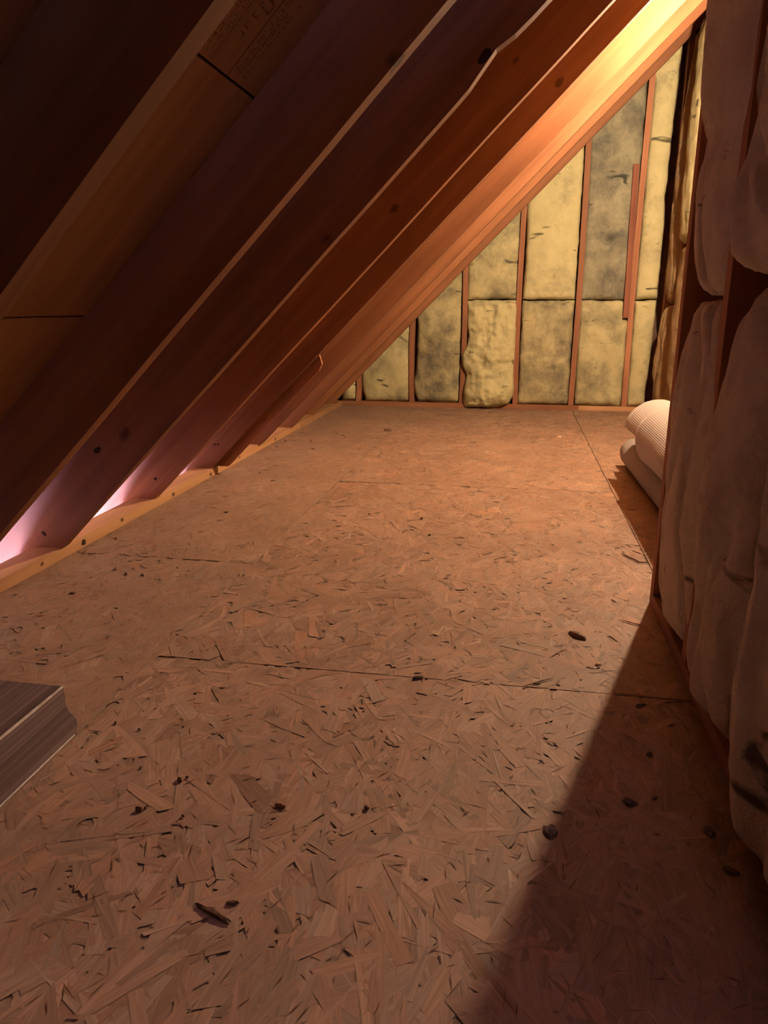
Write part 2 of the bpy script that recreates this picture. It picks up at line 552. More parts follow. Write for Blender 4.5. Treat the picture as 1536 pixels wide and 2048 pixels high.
# weather layer above the panels keeps the joints dark
roof_deck = slab('roof_deck', -2.45, 2.45, Y0 - 0.1, Y1 + 0.1, 0, 0.03, M['dark'], ceiling)
roof_deck.location = (-0.5 - 0.035 * R2, (Y0 + Y1) / 2, -0.5 + C_TOP + 0.035 * R2)
roof_deck.rotation_euler = (0, -math.pi / 4, 0)

RAFT = [(-1.55, 1.415), (-0.95, 1.415), (-0.34, 1.415), (0.26, 1.415), (0.865, 1.415), (1.45, 1.410), (1.975, 1.403), (2.60, 1.408),
        (3.18, 1.415), (3.80, 1.393), (4.40, 1.40), (4.98, 1.42), (5.60, 1.43)]
TH = 0.038
for k, (y, c) in enumerate(RAFT):
    pts = []
    xs_, xe_ = -2.02, 1.15
    # underside from the tail up, with a birdsmouth over the plate
    pts.append((xs_, xs_ + c))
    pts.append((-1.4625, -1.4625 + c)); pts.append((-1.4625, 0.0385))
    xh = max(XP + 0.004, 0.0385 - c)
    pts.append((xh, 0.0385))
    if xh + c > 0.0386:
        pts.append((xh, xh + c))
    nseg = 70
    for i in range(1, nseg):
        x = xh + (xe_ - xh) * i / nseg
        jit = 0.0016 * fbm((x * 3, k * 7.3, 0))
        if k == 6:  # wane: the bark edge bites into this rafter's lower corner
            jit += 0.014 * math.exp(-((x + 0.078) / 0.035) ** 2) + 0.003 * math.exp(-((x + 0.02) / 0.10) ** 2)
        pts.append((x - jit * R2, x + c + jit * R2))
    pts.append((xe_, xe_ + c))
    tz = C_TOP - 0.001
    pts.append((xe_, xe_ + tz)); pts.append((xs_, xs_ + tz))
    # local frame: X along the slope
    ox, oz = XP, XP + c
    loc = [((px - ox) * R2 + (pz - oz) * R2, -(px - ox) * R2 + (pz - oz) * R2) for px, pz in pts]
    me = prism_mesh('rafter', loc, TH)
    o = link('rafter', me, M['rafter'], ceiling, (ox, y, oz), (0, -math.pi / 4, 0))
    if k == 6:
        o['label'] = 'rafter with a bite of missing wood at a black knot'
# scab board nailed along the lower end of one rafter
cs = 1.352
pl_ = [(-1.368, 0.0405), (-1.311, 0.0405), (-0.862, -0.862 + cs), (-0.848, -0.848 + cs + 0.014), (-0.872, -0.872 + 1.47), (-1.368, -1.368 + 1.47)]
loc = [((px + 1.37) * R2 + (pz - 0) * R2, -(px + 1.37) * R2 + (pz) * R2) for px, pz in pl_]
o = link('scab_board', prism_mesh('scab_board', loc, 0.02), M['rafter'], ceiling, (-1.37, 3.2185, 0), (0, -math.pi / 4, 0))
o['label'] = 'short board nailed along the foot of a rafter'

# black knots set in the rafter faces
def disc(name, parent, loc, r1, r2, rot, mat, seed=0, thick=0.002):
    rnd = random.Random(seed)
    bm = bmesh.new()
    n = 12
    jit = [rnd.uniform(0.75, 1.2) for _ in range(n)]
    f = [bm.verts.new((r1 * jit[i] * math.cos(2 * math.pi * i / n), 0, r2 * jit[i] * math.sin(2 * math.pi * i / n))) for i in range(n)]
    g = [bm.verts.new((v.co.x * 0.8, -thick, v.co.z * 0.8)) for v in f]
    bm.faces.new(g)
    for i in range(n):
        bm.faces.new((f[i], f[(i + 1) % n], g[(i + 1) % n], g[i]))
    return link(name, bm_mesh(bm, name, False), mat, parent, loc, rot)
for (x, dz, k, r1, r2) in [(-0.108, 0.036, 6, 0.021, 0.012), (-1.21, 0.16, 6, 0.012, 0.009),
                           (-1.36, 0.07, 7, 0.006, 0.006), (-1.355, 0.09, 8, 0.005, 0.005), (-1.34, 0.075, 8, 0.005, 0.005),
                           (-1.42, 0.10, 6, 0.006, 0.009)]:
    y, c = RAFT[k]
    disc('knot', ceiling, (x, y, x + c + dz), r1, r2, (0, -math.pi / 4, 0), M['black'], int(x * 100) + k, 0.0012)

# ink stamp printed on the sheathing between the two nearest rafters
def sheath_pt(x, y):
    return Vector((x, y, x + C_TOP))
if stamp_panel is not None:
    bm = bmesh.new()
    rnd = random.Random(8)
    pc = Vector(stamp_panel.location)
    def quad_on(xa, xb, ya, yb):
        vs_ = []
        for (x, y) in ((xa, ya), (xb, ya), (xb, yb), (xa, yb)):
            d = sheath_pt(x, y) - pc
            vs_.append(bm.verts.new((d.x * R2 + d.z * R2, d.y, -0.0079)))
        bm.faces.new(vs_)
    def glyphs(xa, xb, yc, h):
        x = xa
        while x < xb:
            wgl = h * rnd.uniform(0.45, 0.8) * R2
            for _ in range(rnd.randint(2, 4)):
                if rnd.random() < 0.5:
                    yy = yc + rnd.choice((-0.45, 0, 0.38)) * h
                    quad_on(x, x + wgl, yy, yy + h * 0.16)
                else:
                    xx = x + rnd.choice((0, 0.8)) * wgl
                    quad_on(xx, xx + wgl * 0.2, yc - h / 2, yc + h / 2)
            x += wgl * 1.5
    glyphs(-0.492, -0.33, 1.205, 0.013)
    glyphs(-0.485, -0.33, 1.222, 0.012)
    quad_on(-0.495, -0.28, 1.236, 1.2385)
    glyphs(-0.46, -0.42, 1.268, 0.018)
    glyphs(-0.42, -0.36, 1.285, 0.032)
    quad_on(-0.498, -0.30, 1.312, 1.316)
    glyphs(-0.49, -0.36, 1.332, 0.013)
    glyphs(-0.49, -0.40, 1.350, 0.011)
    glyphs(-0.49, -0.37, 1.368, 0.011)
    me = bpy.data.meshes.new('grade_stamp'); bm.to_mesh(me); bm.free()
    o = link('grade_stamp', me, M['stamp'], stamp_panel)
    o['label'] = 'dark illegible mill stamp printed on the sheathing'

# ------------------------------------------------------------------ left eave: sole plate, exterior wall top, soffit with an open vent
plate = bpy.data.objects.new('trim_1', None); COL.objects.link(plate)
plate.location = (XP - 0.045, 1.9, 0)
struct(plate, 'sole plate under the rafter feet')
plate['category'] = 'plate'
for ya, yb in ((Y0, 1.32), (1.322, 4.62), (4.622, YB - 0.002)):
    lumber('plate_board', (XP - 0.045, ya, 0.020), (XP - 0.045, yb, 0.020), 0.036, 0.089, M['plate'], plate, bevel=0.003)
disc('knot', plate, (0.0452, 0.20, 0.018), 0.014, 0.010, (0, 0, math.pi / 2), M['black'], 3, 0.0008)
for k, (yy, zz, r1) in enumerate(((-0.02, 0.02, 0.008), (0.45, 0.024, 0.010), (1.25, 0.015, 0.012), (1.62, 0.022, 0.010), (2.2, 0.018, 0.014))):
    disc('knot', plate, (0.0452, yy, zz), r1, r1 * 0.7, (0, 0, math.pi / 2), M['bark'], 90 + k, 0.0008)
disc('knot', plate, (0.0452, 0.86, 0.016), 0.016, 0.007, (0, 0, math.pi / 2), M['bark'], 5, 0.0008)
wall_left = slab('wall_left', -1.555, -1.46, Y0, Y1, -0.62, -0.13, M['paint'])
struct(wall_left, 'exterior wall top below the eave')
wall_left['category'] = 'wall'
soffit = bpy.data.objects.new('trim_2', None); COL.objects.link(soffit)
struct(soffit, 'pale soffit with an open vent slot'); soffit['category'] = 'soffit'
slab('soffit_board', -1.60, -1.555, Y0, Y1, -0.44, -0.425, M['paint'], soffit)
slab('soffit_board', -2.16, -1.85, Y0, Y1, -0.44, -0.425, M['paint'], soffit)
slab('soffit_board', -1.85, -1.60, Y0, 1.2, -0.44, -0.425, M['paint'], soffit)  # unseen, added to close the vent here and keep daylight off the near rafters
slab('soffit_board', -1.85, -1.60, 4.4, Y1, -0.44, -0.425, M['paint'], soffit)  # unseen, closes the far end of the vent to limit the daylight
slab('fascia_board', -2.18, -2.16, Y0, Y1, -0.52, -0.40, M['paint'], soffit)
slab('end_board', -2.2, -1.46, Y0 - 0.02, Y0, -0.6, 0.3, M['paint'], soffit)
slab('end_board', -2.2, -1.46, Y1, Y1 + 0.02, -0.6, 0.3, M['paint'], soffit)

def eave_fill(ya, yb, k):
    bm = bmesh.new()
    nx, ny = 7, 30
    g = []
    for j in range(ny + 1):
        row = []
        y = ya + (yb - ya) * j / ny
        for i in range(nx + 1):
            t = i / nx
            sag = 0.006 * math.sin(math.pi * j / ny)
            x = -1.4635 - (0.055 + sag + 0.006 * fbm((y * 12, k, 0))) * t
            z = 0.026 - 0.030 * t + 0.005 * fbm((x * 12, y * 9, k)) * (0.3 + t) + (0.006 * fbm((y * 60, k, 5)) if i == nx else 0)
            row.append(bm.verts.new((x, y, z)))
        row.append(bm.verts.new((row[-1].co.x + 0.004, y, -0.06)))
        row.append(bm.verts.new((row[-1].co.x + 0.01, y, -0.135)))
        row.append(bm.verts.new((-1.4635, y, -0.135)))
        g.append(row)
    m_ = len(g[0])
    for j in range(ny):
        for i in range(m_):
            bm.faces.new((g[j][i], g[j + 1][i], g[j + 1][(i + 1) % m_], g[j][(i + 1) % m_]))
    bm.faces.new(g[0]); bm.faces.new(g[-1][::-1])
    ym = (ya + yb) / 2
    bmesh.ops.translate(bm, vec=(1.4635, -ym, 0.13), verts=bm.verts)
    o = link('eave_insulation', bm_mesh(bm, 'eave_insulation', True), M['eave'], None, (-1.4635, ym, -0.13))
    tag(o, 'ragged dusty insulation edge between rafter feet behind the sole plate', 'insulation', 'insulation along the eave')
ys = [y for y, c in RAFT]
eave_fill(Y0 + 0.01, ys[0] - 0.002, 0)
for k, (ya, yb) in enumerate(zip(ys, ys[1:])):
    eave_fill(ya + TH + 0.002, yb - 0.002, k + 1)
eave_fill(ys[-1] + TH + 0.002, Y1 - 0.01, 20)

# ------------------------------------------------------------------ gable wall
wall_back = slab('wall_back', -1.50, 1.12, YB + 0.09, Y1 + 0.02, -0.1, 2.95, M['dark'])
struct(wall_back, 'insulated gable stud wall')
frame_back = bpy.data.objects.new('trim_3', None); COL.objects.link(frame_back)
struct(frame_back, 'stud framing of the gable wall'); frame_back['category'] = 'framing'
def child_lumber(name, a, b, wid, thk, mat, parent, up, bow=0.0):
    o = lumber(name, Vector(a) , Vector(b), wid, thk, mat, parent, up, bow)
    return o
SX = [-1.238, -0.806, -0.416, -0.004, 0.413, 0.803]
child_lumber('bottom_plate', (XP, YB + 0.044, 0.020), (0.47, YB + 0.044, 0.020), 0.036, 0.088, M['stud'], frame_back, (0, 0, 1))
child_lumber('bottom_plate', (0.472, YB + 0.044, 0.020), (1.0, YB + 0.044, 0.020), 0.036, 0.088, M['plate'], frame_back, (0, 0, 1))
for k, x in enumerate(SX + [1.03]):
    child_lumber('stud', (x, YB + 0.044, 0.039), (x + 0.004, YB + 0.044, x + 1.52), 0.088, 0.038, M['stud'], frame_back, (0, 1, 0), bow=0.008 * ((-1) ** k))
# dark scrap strip fixed beside the last stud
child_lumber('scrap_strip', (0.760, YB - 0.02, 0.685), (0.745, YB - 0.02, 1.71), 0.030, 0.040, M['board'], frame_back, (0, 1, 0))

const = lambda v: (lambda z: v)
tab = lambda *p: (lambda z: lerp(list(p), z))
roofline = lambda s: s + 1.52
GB = YB + 0.012
gg = 'gable wall batts'
def bay(k):
    e = [-1.372] + SX + [1.011]
    return e[k] + (0.0195 if k else 0), e[k + 1] - 0.0195
a, b = bay(0)
batt('small triangular yellow batt in the eave corner of the gable wall', M['yellow'], 'back', GB, const(a), const(b), 0.041, 0.2, gg, nu=10, nv=14, seed=1, top=roofline)
a, b = bay(1)
batt('yellow gable batt with a rounded lower corner, first full bay from the eave', M['yellow'], 'back', GB,
     tab((0.04, a + 0.035), (0.16, a + 0.012), (0.25, a + 0.004)), const(b), 0.042, 0.6, gg, proud=0.014, bulge=0.015, nv=40, seed=2, top=roofline)
a, b = bay(2)
batt('yellow gable batt with a wavy torn edge and grimy foot beside a bare stud', M['grimy'], 'back', GB,
     tab((0.04, a + 0.035), (0.11, a + 0.004), (0.20, a - 0.012), (0.30, a + 0.012), (0.5, a + 0.020), (0.9, a + 0.008)), const(b), 0.042, 1.0, gg,
     proud=0.016, bulge=0.018, amp=0.016, nv=50, seed=3, top=roofline)
a, b = bay(3)
def sag(s, z, u, v):
    return 0.055 * math.exp(-((z - 0.13) / 0.13) ** 2) + 0.03 * math.exp(-((z - 0.32) / 0.07) ** 2) * max(0, 1 - 2.4 * u) + 0.02 * fbm((s * 14, z * 14, 3))
batt('sagging cream batt spilling over the bottom plate of the gable wall', M['cream'], 'back', GB - 0.012,
     tab((0.0, a - 0.004), (0.06, a - 0.012), (0.17, a - 0.004), (0.25, a + 0.012), (0.33, a - 0.022), (0.40, a - 0.03), (0.46, a + 0.002), (0.55, a + 0.022), (0.66, a + 0.008), (0.8, a + 0.004)),
     tab((0.0, b - 0.16), (0.045, b - 0.02), (0.10, b + 0.004), (0.8, b)), 0.006, 0.808, gg, proud=0.03, bulge=0.022, amp=0.03, nu=40, nv=80, seed=4, extra=sag, back=0.022)
batt('upper yellow batt with a sloping top above the sagging cream batt', M['yellow'], 'back', GB, const(a), const(b), 0.815, 1.4, gg, bulge=0.016, nv=40, seed=5, top=roofline)
a, b = bay(4)
batt('lower batt with a large grey smudge at its foot, next to the sagging cream batt', M['grimy'], 'back', GB, const(a), const(b), 0.042, 0.806, gg, proud=0.02, bulge=0.016, amp=0.014, seed=6)
batt('clean tall yellow upper batt with small printed marks', M['cream'], 'back', GB, tab((0.8, a), (1.2, a + 0.012), (1.5, a)), const(b), 0.812, 1.8, gg, bulge=0.014, nv=70, seed=7, top=roofline)
a, b = bay(5)
batt('lower yellow batt with a torn pocket beneath the soot grey batt', M['yellow'], 'back', GB, tab((0.04, a + 0.01), (0.2, a + 0.004), (0.5, a + 0.006)), const(b), 0.042, 0.806, gg, bulge=0.016, amp=0.016, seed=8)
def dimple(s, z, u, v):
    d = math.hypot(s - 0.60, z - 1.21)
    return -0.035 * math.exp(-(d / 0.03) ** 2) + 0.012 * math.exp(-((d - 0.06) / 0.03) ** 2)
batt('soot grey upper batt with a dimple beside the dark scrap strip', M['grey'], 'back', GB, const(a), const(b - 0.004), 0.812, 2.1, gg, bulge=0.012, amp=0.016, nu=34, nv=110, seed=9, top=roofline, extra=dimple)
a, b = bay(6)
batt('narrow bright yellow lower batt in the corner of the gable wall', M['cream'], 'back', GB, const(a), tab((0.04, b - 0.04), (0.3, b - 0.03), (0.8, b - 0.02)), 0.042, 0.806, gg, bulge=0.014, nu=16, seed=10)
batt('narrow tall yellow upper batt in the corner of the gable wall', M['cream'], 'back', GB, const(a), tab((0.8, b - 0.02), (1.3, b - 0.015), (1.5, b - 0.03), (2.4, b - 0.01)), 0.812, 2.4, gg, bulge=0.014, nu=16, nv=100, seed=11, top=roofline)

# printed marks on two batts
def marks(parent, pts, y):
    bm = bmesh.new()
    for (x, z, h) in pts:
        for dx in (0, 0.012, 0.022):
            q = [(x + dx, z), (x + dx + 0.0035, z), (x + dx + 0.007, z + h), (x + dx + 0.0035, z + h)]
            bm.faces.new([bm.verts.new((a_ - parent.location.x, y - parent.location.y, b_ - parent.location.z)) for a_, b_ in q])
    me = bpy.data.meshes.new('printed_mark'); bm.to_mesh(me); bm.free()
    return link('printed_mark', me, M['faded'], parent)

# ------------------------------------------------------------------ near right wall: studs and loose batts
wall_right = slab('wall_right', XW + 0.092, XW + 0.11, Y0, YC, -0.02, 2.0, M['dark'])
struct(wall_right, 'stud wall with loose insulation')
wr = bpy.data.objects.new('trim_4', None); COL.objects.link(wr)
struct(wr, 'stud framing of the near right wall'); wr['category'] = 'framing'
lumber('bottom_plate', (XW + 0.045, Y0, 0.020), (XW + 0.045, YC, 0.020), 0.036, 0.089, M['stud'], wr)
for k, y in enumerate([1.911, 1.515, 1.108, 0.70, 0.295, -0.11, -0.52, -0.92, -1.33, -1.74]):
    lumber('stud', (XW + 0.045, y, 0.039), (XW + 0.045, y, XW + 1.40), 0.089, 0.038, M['stud'], wr, (1, 0, 0), bow=0.004 * (-1) ** k)
wall_return = slab('wall_return', XW + 0.11, 1.12, YC - 0.02, YC, -0.02, 2.75, M['dark'])
struct(wall_return, 'short wall closing the recess')
ng = 'near wall batts'
# bay beside the corner post
batt('upper brown batt hanging from the roof beside the corner post, tapering to a tip', M['brown'], 'right', XW,
     tab((0.77, 1.60), (0.82, 1.535), (0.90, 1.50), (1.1, 1.492), (1.8, 1.492)),
     tab((0.77, 1.655), (0.80, 1.75), (0.86, 1.84), (0.95, 1.888), (1.05, 1.905), (1.3, 1.925), (1.8, 1.925)), 0.785, 1.78, ng,
     proud=0.008, bulge=0.014, amp=0.006, fold=0.030, fold_freq=6, inset=0.018, nu=44, nv=90, seed=21, extra=lambda s, z, u, v: 0.012 * min(1, max(0, (z - 0.95) / 0.3)))
batt('lower brown batt covering the foot of the corner post', M['brown'], 'right', XW,
     tab((0.05, 1.58), (0.12, 1.50), (0.25, 1.50), (0.5, 1.475), (0.68, 1.53), (0.76, 1.56), (0.78, 1.62)),
     tab((0.04, 1.875), (0.08, 1.905), (0.14, 1.912), (0.45, 1.898), (0.55, 1.888), (0.65, 1.855), (0.74, 1.82), (0.78, 1.77)), 0.040, 0.77, ng,
     proud=0.010, bulge=0.014, amp=0.006, fold=0.030, fold_freq=6, inset=0.018, nu=44, nv=80, seed=22)
# second bay
batt('upper brown batt with a lumpy bottom end over the dark hollow', M['brown'], 'right', XW,
     tab((0.80, 1.20), (0.88, 1.12), (1.8, 1.12)), tab((0.80, 1.42), (0.83, 1.465), (0.92, 1.472), (1.1, 1.465), (1.8, 1.465)), 0.815, 1.78, ng,
     proud=0.022, bulge=0.02, amp=0.008, fold=0.034, fold_freq=5, inset=0.024, nu=44, nv=90, seed=23,
     extra=lambda s, z, u, v: 0.02 * math.exp(-((z - 0.93) / 0.09) ** 2) - 0.03 * math.exp(-(((z - 1.02) - (s - 1.33) * 0.8) / 0.03) ** 2))
batt('long lower brown batt with a slanting top below the dark hollow', M['brown'], 'right', XW,
     tab((0.05, 1.19), (0.15, 1.165), (0.42, 1.175), (0.6, 1.14), (0.85, 1.15)),
     tab((0.05, 1.43), (0.10, 1.47), (0.2, 1.475), (0.45, 1.462), (0.55, 1.48), (0.66, 1.45), (0.74, 1.40), (0.80, 1.33), (0.85, 1.25)), 0.040, 0.80, ng,
     proud=0.022, bulge=0.02, amp=0.008, fold=0.036, fold_freq=6, inset=0.024, nu=44, nv=80, seed=24)
# third bay
batt('lower brown batt bulging over the bottom plate past the black gap', M['brown'], 'right', XW,
     tab((0.0, 0.74), (0.9, 0.74)), tab((0.0, 0.99), (0.03, 1.04), (0.1, 1.115), (0.2, 1.14), (0.35, 1.10), (0.5, 1.12), (0.9, 1.10)), 0.004, 0.86, ng,
     proud=0.034, bulge=0.025, amp=0.010, fold=0.036, fold_freq=6, inset=0.024, nu=34, nv=70, seed=25, back=-0.003)
batt('upper brown batt in the third stud bay from the corner post', M['brown'], 'right', XW, const(0.722), const(1.088), 0.87, 1.78, ng,
     proud=0.02, bulge=0.02, amp=0.01, fold=0.02, nu=30, nv=60, seed=26)

# ------------------------------------------------------------------ far right wall of the recess
wall_far = slab('wall_recess', XF + 0.092, XF + 0.11, YC, Y1, -0.02, 2.95, M['dark'])
struct(wall_far, 'far insulated stud wall')
frame_far = bpy.data.objects.new('trim_5', None); COL.objects.link(frame_far)
struct(frame_far, 'stud framing of the recess wall'); frame_far['category'] = 'framing'
lumber('bottom_plate', (XF + 0.045, YC + 0.01, 0.020), (XF + 0.045, YB - 0.01, 0.020), 0.036, 0.089, M['stud'], frame_far)
for y in (5.70, 5.30, 4.89, 4.48, 4.07, 3.66, 3.25, 2.84, 2.43, 2.02):
    lumber('stud', (XF + 0.045, y, 0.039), (XF + 0.045, y, XF + 1.42), 0.089, 0.038, M['stud'], frame_far, (1, 0, 0))
fg = 'recess wall batts'
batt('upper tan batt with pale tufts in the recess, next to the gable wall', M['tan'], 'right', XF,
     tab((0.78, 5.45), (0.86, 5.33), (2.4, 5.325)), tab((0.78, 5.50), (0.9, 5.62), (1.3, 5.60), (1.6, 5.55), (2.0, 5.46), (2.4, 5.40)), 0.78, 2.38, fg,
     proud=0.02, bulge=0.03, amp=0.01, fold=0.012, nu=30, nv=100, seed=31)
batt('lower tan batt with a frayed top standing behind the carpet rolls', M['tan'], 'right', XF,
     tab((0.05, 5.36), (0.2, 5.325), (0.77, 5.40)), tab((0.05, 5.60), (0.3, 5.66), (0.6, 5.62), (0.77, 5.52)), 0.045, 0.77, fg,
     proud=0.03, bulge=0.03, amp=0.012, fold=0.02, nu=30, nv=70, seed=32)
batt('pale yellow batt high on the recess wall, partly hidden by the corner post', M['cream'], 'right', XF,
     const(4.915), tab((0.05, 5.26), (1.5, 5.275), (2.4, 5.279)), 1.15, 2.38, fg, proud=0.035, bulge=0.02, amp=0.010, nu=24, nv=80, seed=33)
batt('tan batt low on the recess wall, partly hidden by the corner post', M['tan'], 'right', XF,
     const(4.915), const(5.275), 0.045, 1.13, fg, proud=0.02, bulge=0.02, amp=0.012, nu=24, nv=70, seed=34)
for k, y0_ in enumerate((4.505, 4.095, 3.685, 3.275, 2.865, 2.455, 2.045)):
    batt('full height yellow batt in the recess wall beside the hanging lamp and carpet rolls', M['yellow'], 'right', XF, const(y0_), const(y0_ + 0.36), 0.045, 2.38,
         'full height batts in the recess', proud=0.012, bulge=0.015, amp=0.01, nu=20, nv=60, seed=35 + k)

# wall behind the camera
wall_front = slab('wall_front', -1.5, 1.12, Y0 - 0.02, Y0, -0.1, 2.95, M['sheath'])
struct(wall_front, 'plywood end wall')

# ------------------------------------------------------------------ the lamp in the recess, behind the near wall's end
LX, LY, LZ = 0.875, 3.52, 1.80
BZ = LX + 1.30        # cross brace between two rafters
brace = lumber('lamp_brace', (LX, 3.2195, BZ + 0.12), (LX, 3.799, BZ + 0.12), 0.038, 0.089, M['stud'], ceiling, (0, 0, 1))
lamp = bpy.data.objects.new('pendant_lamp', None); COL.objects.link(lamp)
lamp.location = (LX, LY, LZ + 0.17)
tag(lamp, 'bare bulb hanging on a cord from a brace between two rafters', 'lamp')
def lathe(name, prof, mat, parent, seg=20, smooth=True):
    bm = bmesh.new()
    rings = []
    for r, z in prof:
        if r < 1e-5:
            rings.append([bm.verts.new((0, 0, z))])
        else:
            rings.append([bm.verts.new((r * math.cos(2 * math.pi * i / seg), r * math.sin(2 * math.pi * i / seg), z)) for i in range(seg)])
    for r0, r1 in zip(rings, rings[1:]):
        for i in range(seg):
            j = (i + 1) % seg
            if len(r0) == 1:
                bm.faces.new((r0[0], r1[j], r1[i]))
            elif len(r1) == 1:
                bm.faces.new((r0[i], r0[j], r1[0]))
            else:
                bm.faces.new((r0[i], r0[j], r1[j], r1[i]))
    return link(name, bm_mesh(bm, name, smooth), mat, parent)
CL = BZ + 0.101 - (LZ + 0.17)
lathe('cord', [(0, CL), (0.0035, CL), (0.0035, 0.0), (0, 0.0)], M['black'], lamp, 8)
lathe('holder', [(0, 0), (0.020, 0), (0.024, -0.008), (0.026, -0.02), (0.026, -0.05), (0.018, -0.05), (0, -0.045)], M['porcelain'], lamp)
lathe('screw_cap', [(0, -0.046), (0.013, -0.046), (0.0135, -0.068), (0, -0.068)], M['steel'], lamp)
lathe('bulb', [(0, -0.0685), (0.014, -0.0685), (0.017, -0.085), (0.027, -0.108), (0.030, -0.125), (0.026, -0.142), (0.015, -0.152), (0, -0.155)], bulb_m, lamp, 12)

# ------------------------------------------------------------------ carpet rolls in the recess
def carpet_roll(name, label, r, turns, pitch, y0, y1, cx, cz, tilt, mat, parent_loc=None, squash=1.0, phase=0.0, wobble=0.0, group=None, thick=0.006, seed=0, yaw=0.0):
    root = bpy.data.objects.new(name, None); COL.objects.link(root)
    root.location = (cx, (y0 + y1) / 2, cz - r * squash); root.rotation_euler = (tilt, 0, yaw)
    tag(root, label, 'carpet', group)
    bm = bmesh.new()
    uvl = bm.loops.layers.uv.new('UVMap')
    nt_, ny = int(turns * 40), 26
    Ln = y1 - y0
    def pt(i, j, off):
        th = phase + 2 * math.pi * turns * i / nt_
        rr = r - pitch * turns * (1 - i / nt_) - off
        yy = -Ln / 2 + Ln * j / ny
        rr *= 1 + wobble * fbm((math.cos(th) * 1.2, math.sin(th) * 1.2 + seed, yy * 2.5), 3)
        ye = yy + (0.02 * fbm((th * 0.8, seed, j), 2) if j in (0, ny) else 0)
        return (rr * math.cos(th), ye, rr * math.sin(th) * squash + r * squash)
    out = [[bm.verts.new(pt(i, j, 0)) for j in range(ny + 1)] for i in range(nt_ + 1)]
    inn = [[bm.verts.new(pt(i, j, thick)) for j in range(ny + 1)] for i in range(nt_ + 1)]
    def quad(vs_, uvs, rim=False):
        f = bm.faces.new(vs_)
        for l, uv in zip(f.loops, uvs):
            l[uvl].uv = uv
        f.smooth = not rim
        f.material_index = 1 if rim else 0
    ds = 2 * math.pi * r * turns / nt_
    for i in range(nt_):
        for j in range(ny):
            u0, v0, u1, v1 = i * ds, Ln * j / ny, (i + 1) * ds, Ln * (j + 1) / ny
            quad((out[i][j], out[i + 1][j], out[i + 1][j + 1], out[i][j + 1]), ((u0, v0), (u1, v0), (u1, v1), (u0, v1)))
            quad((inn[i][j], inn[i][j + 1], inn[i + 1][j + 1], inn[i + 1][j]), ((u0, v0), (u0, v1), (u1, v1), (u1, v0)))
        for j in (0, ny):
            quad((out[i][j], inn[i][j], inn[i + 1][j], out[i + 1][j]), ((0, 0),) * 4, True)
    for i in (0, nt_):
        for j in range(ny):
            quad((out[i][j], out[i][j + 1], inn[i][j + 1], inn[i][j]), ((0, 0),) * 4, True)
    bmesh.ops.recalc_face_normals(bm, faces=bm.faces[:])
    me = bpy.data.meshes.new('carpet_sheet'); bm.to_mesh(me); bm.free()
    me.materials.append(mat); me.materials.append(M['fray'])
    link('carpet_sheet', me, mat, root)
    return root
carpet_roll('carpet_roll', 'slim grey beige carpet roll lying on the floor under another roll', 0.074, 3.3, 0.014, 2.10, 3.74, 0.606, 0.074, 0, M['pile'], phase=2.0, wobble=0.02, seed=2, yaw=0.02)
up = carpet_roll('carpet_roll', 'fat pale carpet roll with grid backing and loose flaps, resting on another roll', 0.105, 2.6, 0.018, 2.25, 3.58, 0.622, 0.250, 0, M['jute'], squash=0.94, phase=0.3, wobble=0.05, seed=5, yaw=-0.01)
# loose outer wrap of the upper roll: a second sheet over its top with a frayed edge
def flap(parent, r, th0, th1, ya, yb, skew, seed):
    bm = bmesh.new()
    uvl = bm.loops.layers.uv.new('UVMap')
    ni, nj = 26, 22
    def pt(i, j, off):
        u, v = i / ni, j / nj
        th = th0 + (th1 - th0) * u
        y = ya + (yb - ya) * v + skew * u * v
        if j == nj:
            y += 0.010 * fbm((u * 9, seed, 0), 3)
        lift = 0.014 * v * v + 0.012 * (u ** 3) * v
        if i == ni:
            th += 0.03 * fbm((v * 9, seed, 1), 3)
        rr = (r + lift - off) * (1 + 0.02 * fbm((th, y * 4, seed), 2))
        return (rr * math.cos(th), y, rr * math.sin(th) * 0.94 + 0.105 * 0.94)
    o_ = [[bm.verts.new(pt(i, j, 0)) for j in range(nj + 1)] for i in range(ni + 1)]
    n_ = [[bm.verts.new(pt(i, j, 0.006)) for j in range(nj + 1)] for i in range(ni + 1)]
    def quad(vs_, uvs, rim):
        f = bm.faces.new(vs_)
        for l, uv in zip(f.loops, uvs):
            l[uvl].uv = uv
        f.smooth = not rim
        f.material_index = int(rim)
    for i in range(ni):
        for j in range(nj):
            s_ = r * abs(th1 - th0) / ni
            t_ = (yb - ya) / nj
            uvs = ((i * s_, j * t_), ((i + 1) * s_, j * t_), ((i + 1) * s_, (j + 1) * t_), (i * s_, (j + 1) * t_))
            quad((o_[i][j], o_[i + 1][j], o_[i + 1][j + 1], o_[i][j + 1]), uvs, False)
            quad((n_[i][j], n_[i][j + 1], n_[i + 1][j + 1], n_[i + 1][j]), uvs, False)
        for j in (0, nj):
            quad((o_[i][j], n_[i][j], n_[i + 1][j], o_[i + 1][j]), ((0, 0),) * 4, True)
    for i in (0, ni):
        for j in range(nj):
            quad((o_[i][j], o_[i][j + 1], n_[i][j + 1], n_[i][j]), ((0, 0),) * 4, True)
    bmesh.ops.recalc_face_normals(bm, faces=bm.faces[:])
    me = bpy.data.meshes.new('carpet_flap'); bm.to_mesh(me); bm.free()
    me.materials.append(M['jute']); me.materials.append(M['fray'])
    return link('carpet_flap', me, M['jute'], parent)
flap(up, 0.112, 0.35 * math.pi, 1.02 * math.pi, -0.62, 0.50, 0.04, 2)
flap(up, 0.121, 0.30 * math.pi, 1.22 * math.pi, -0.64, 0.22, -0.05, 6)

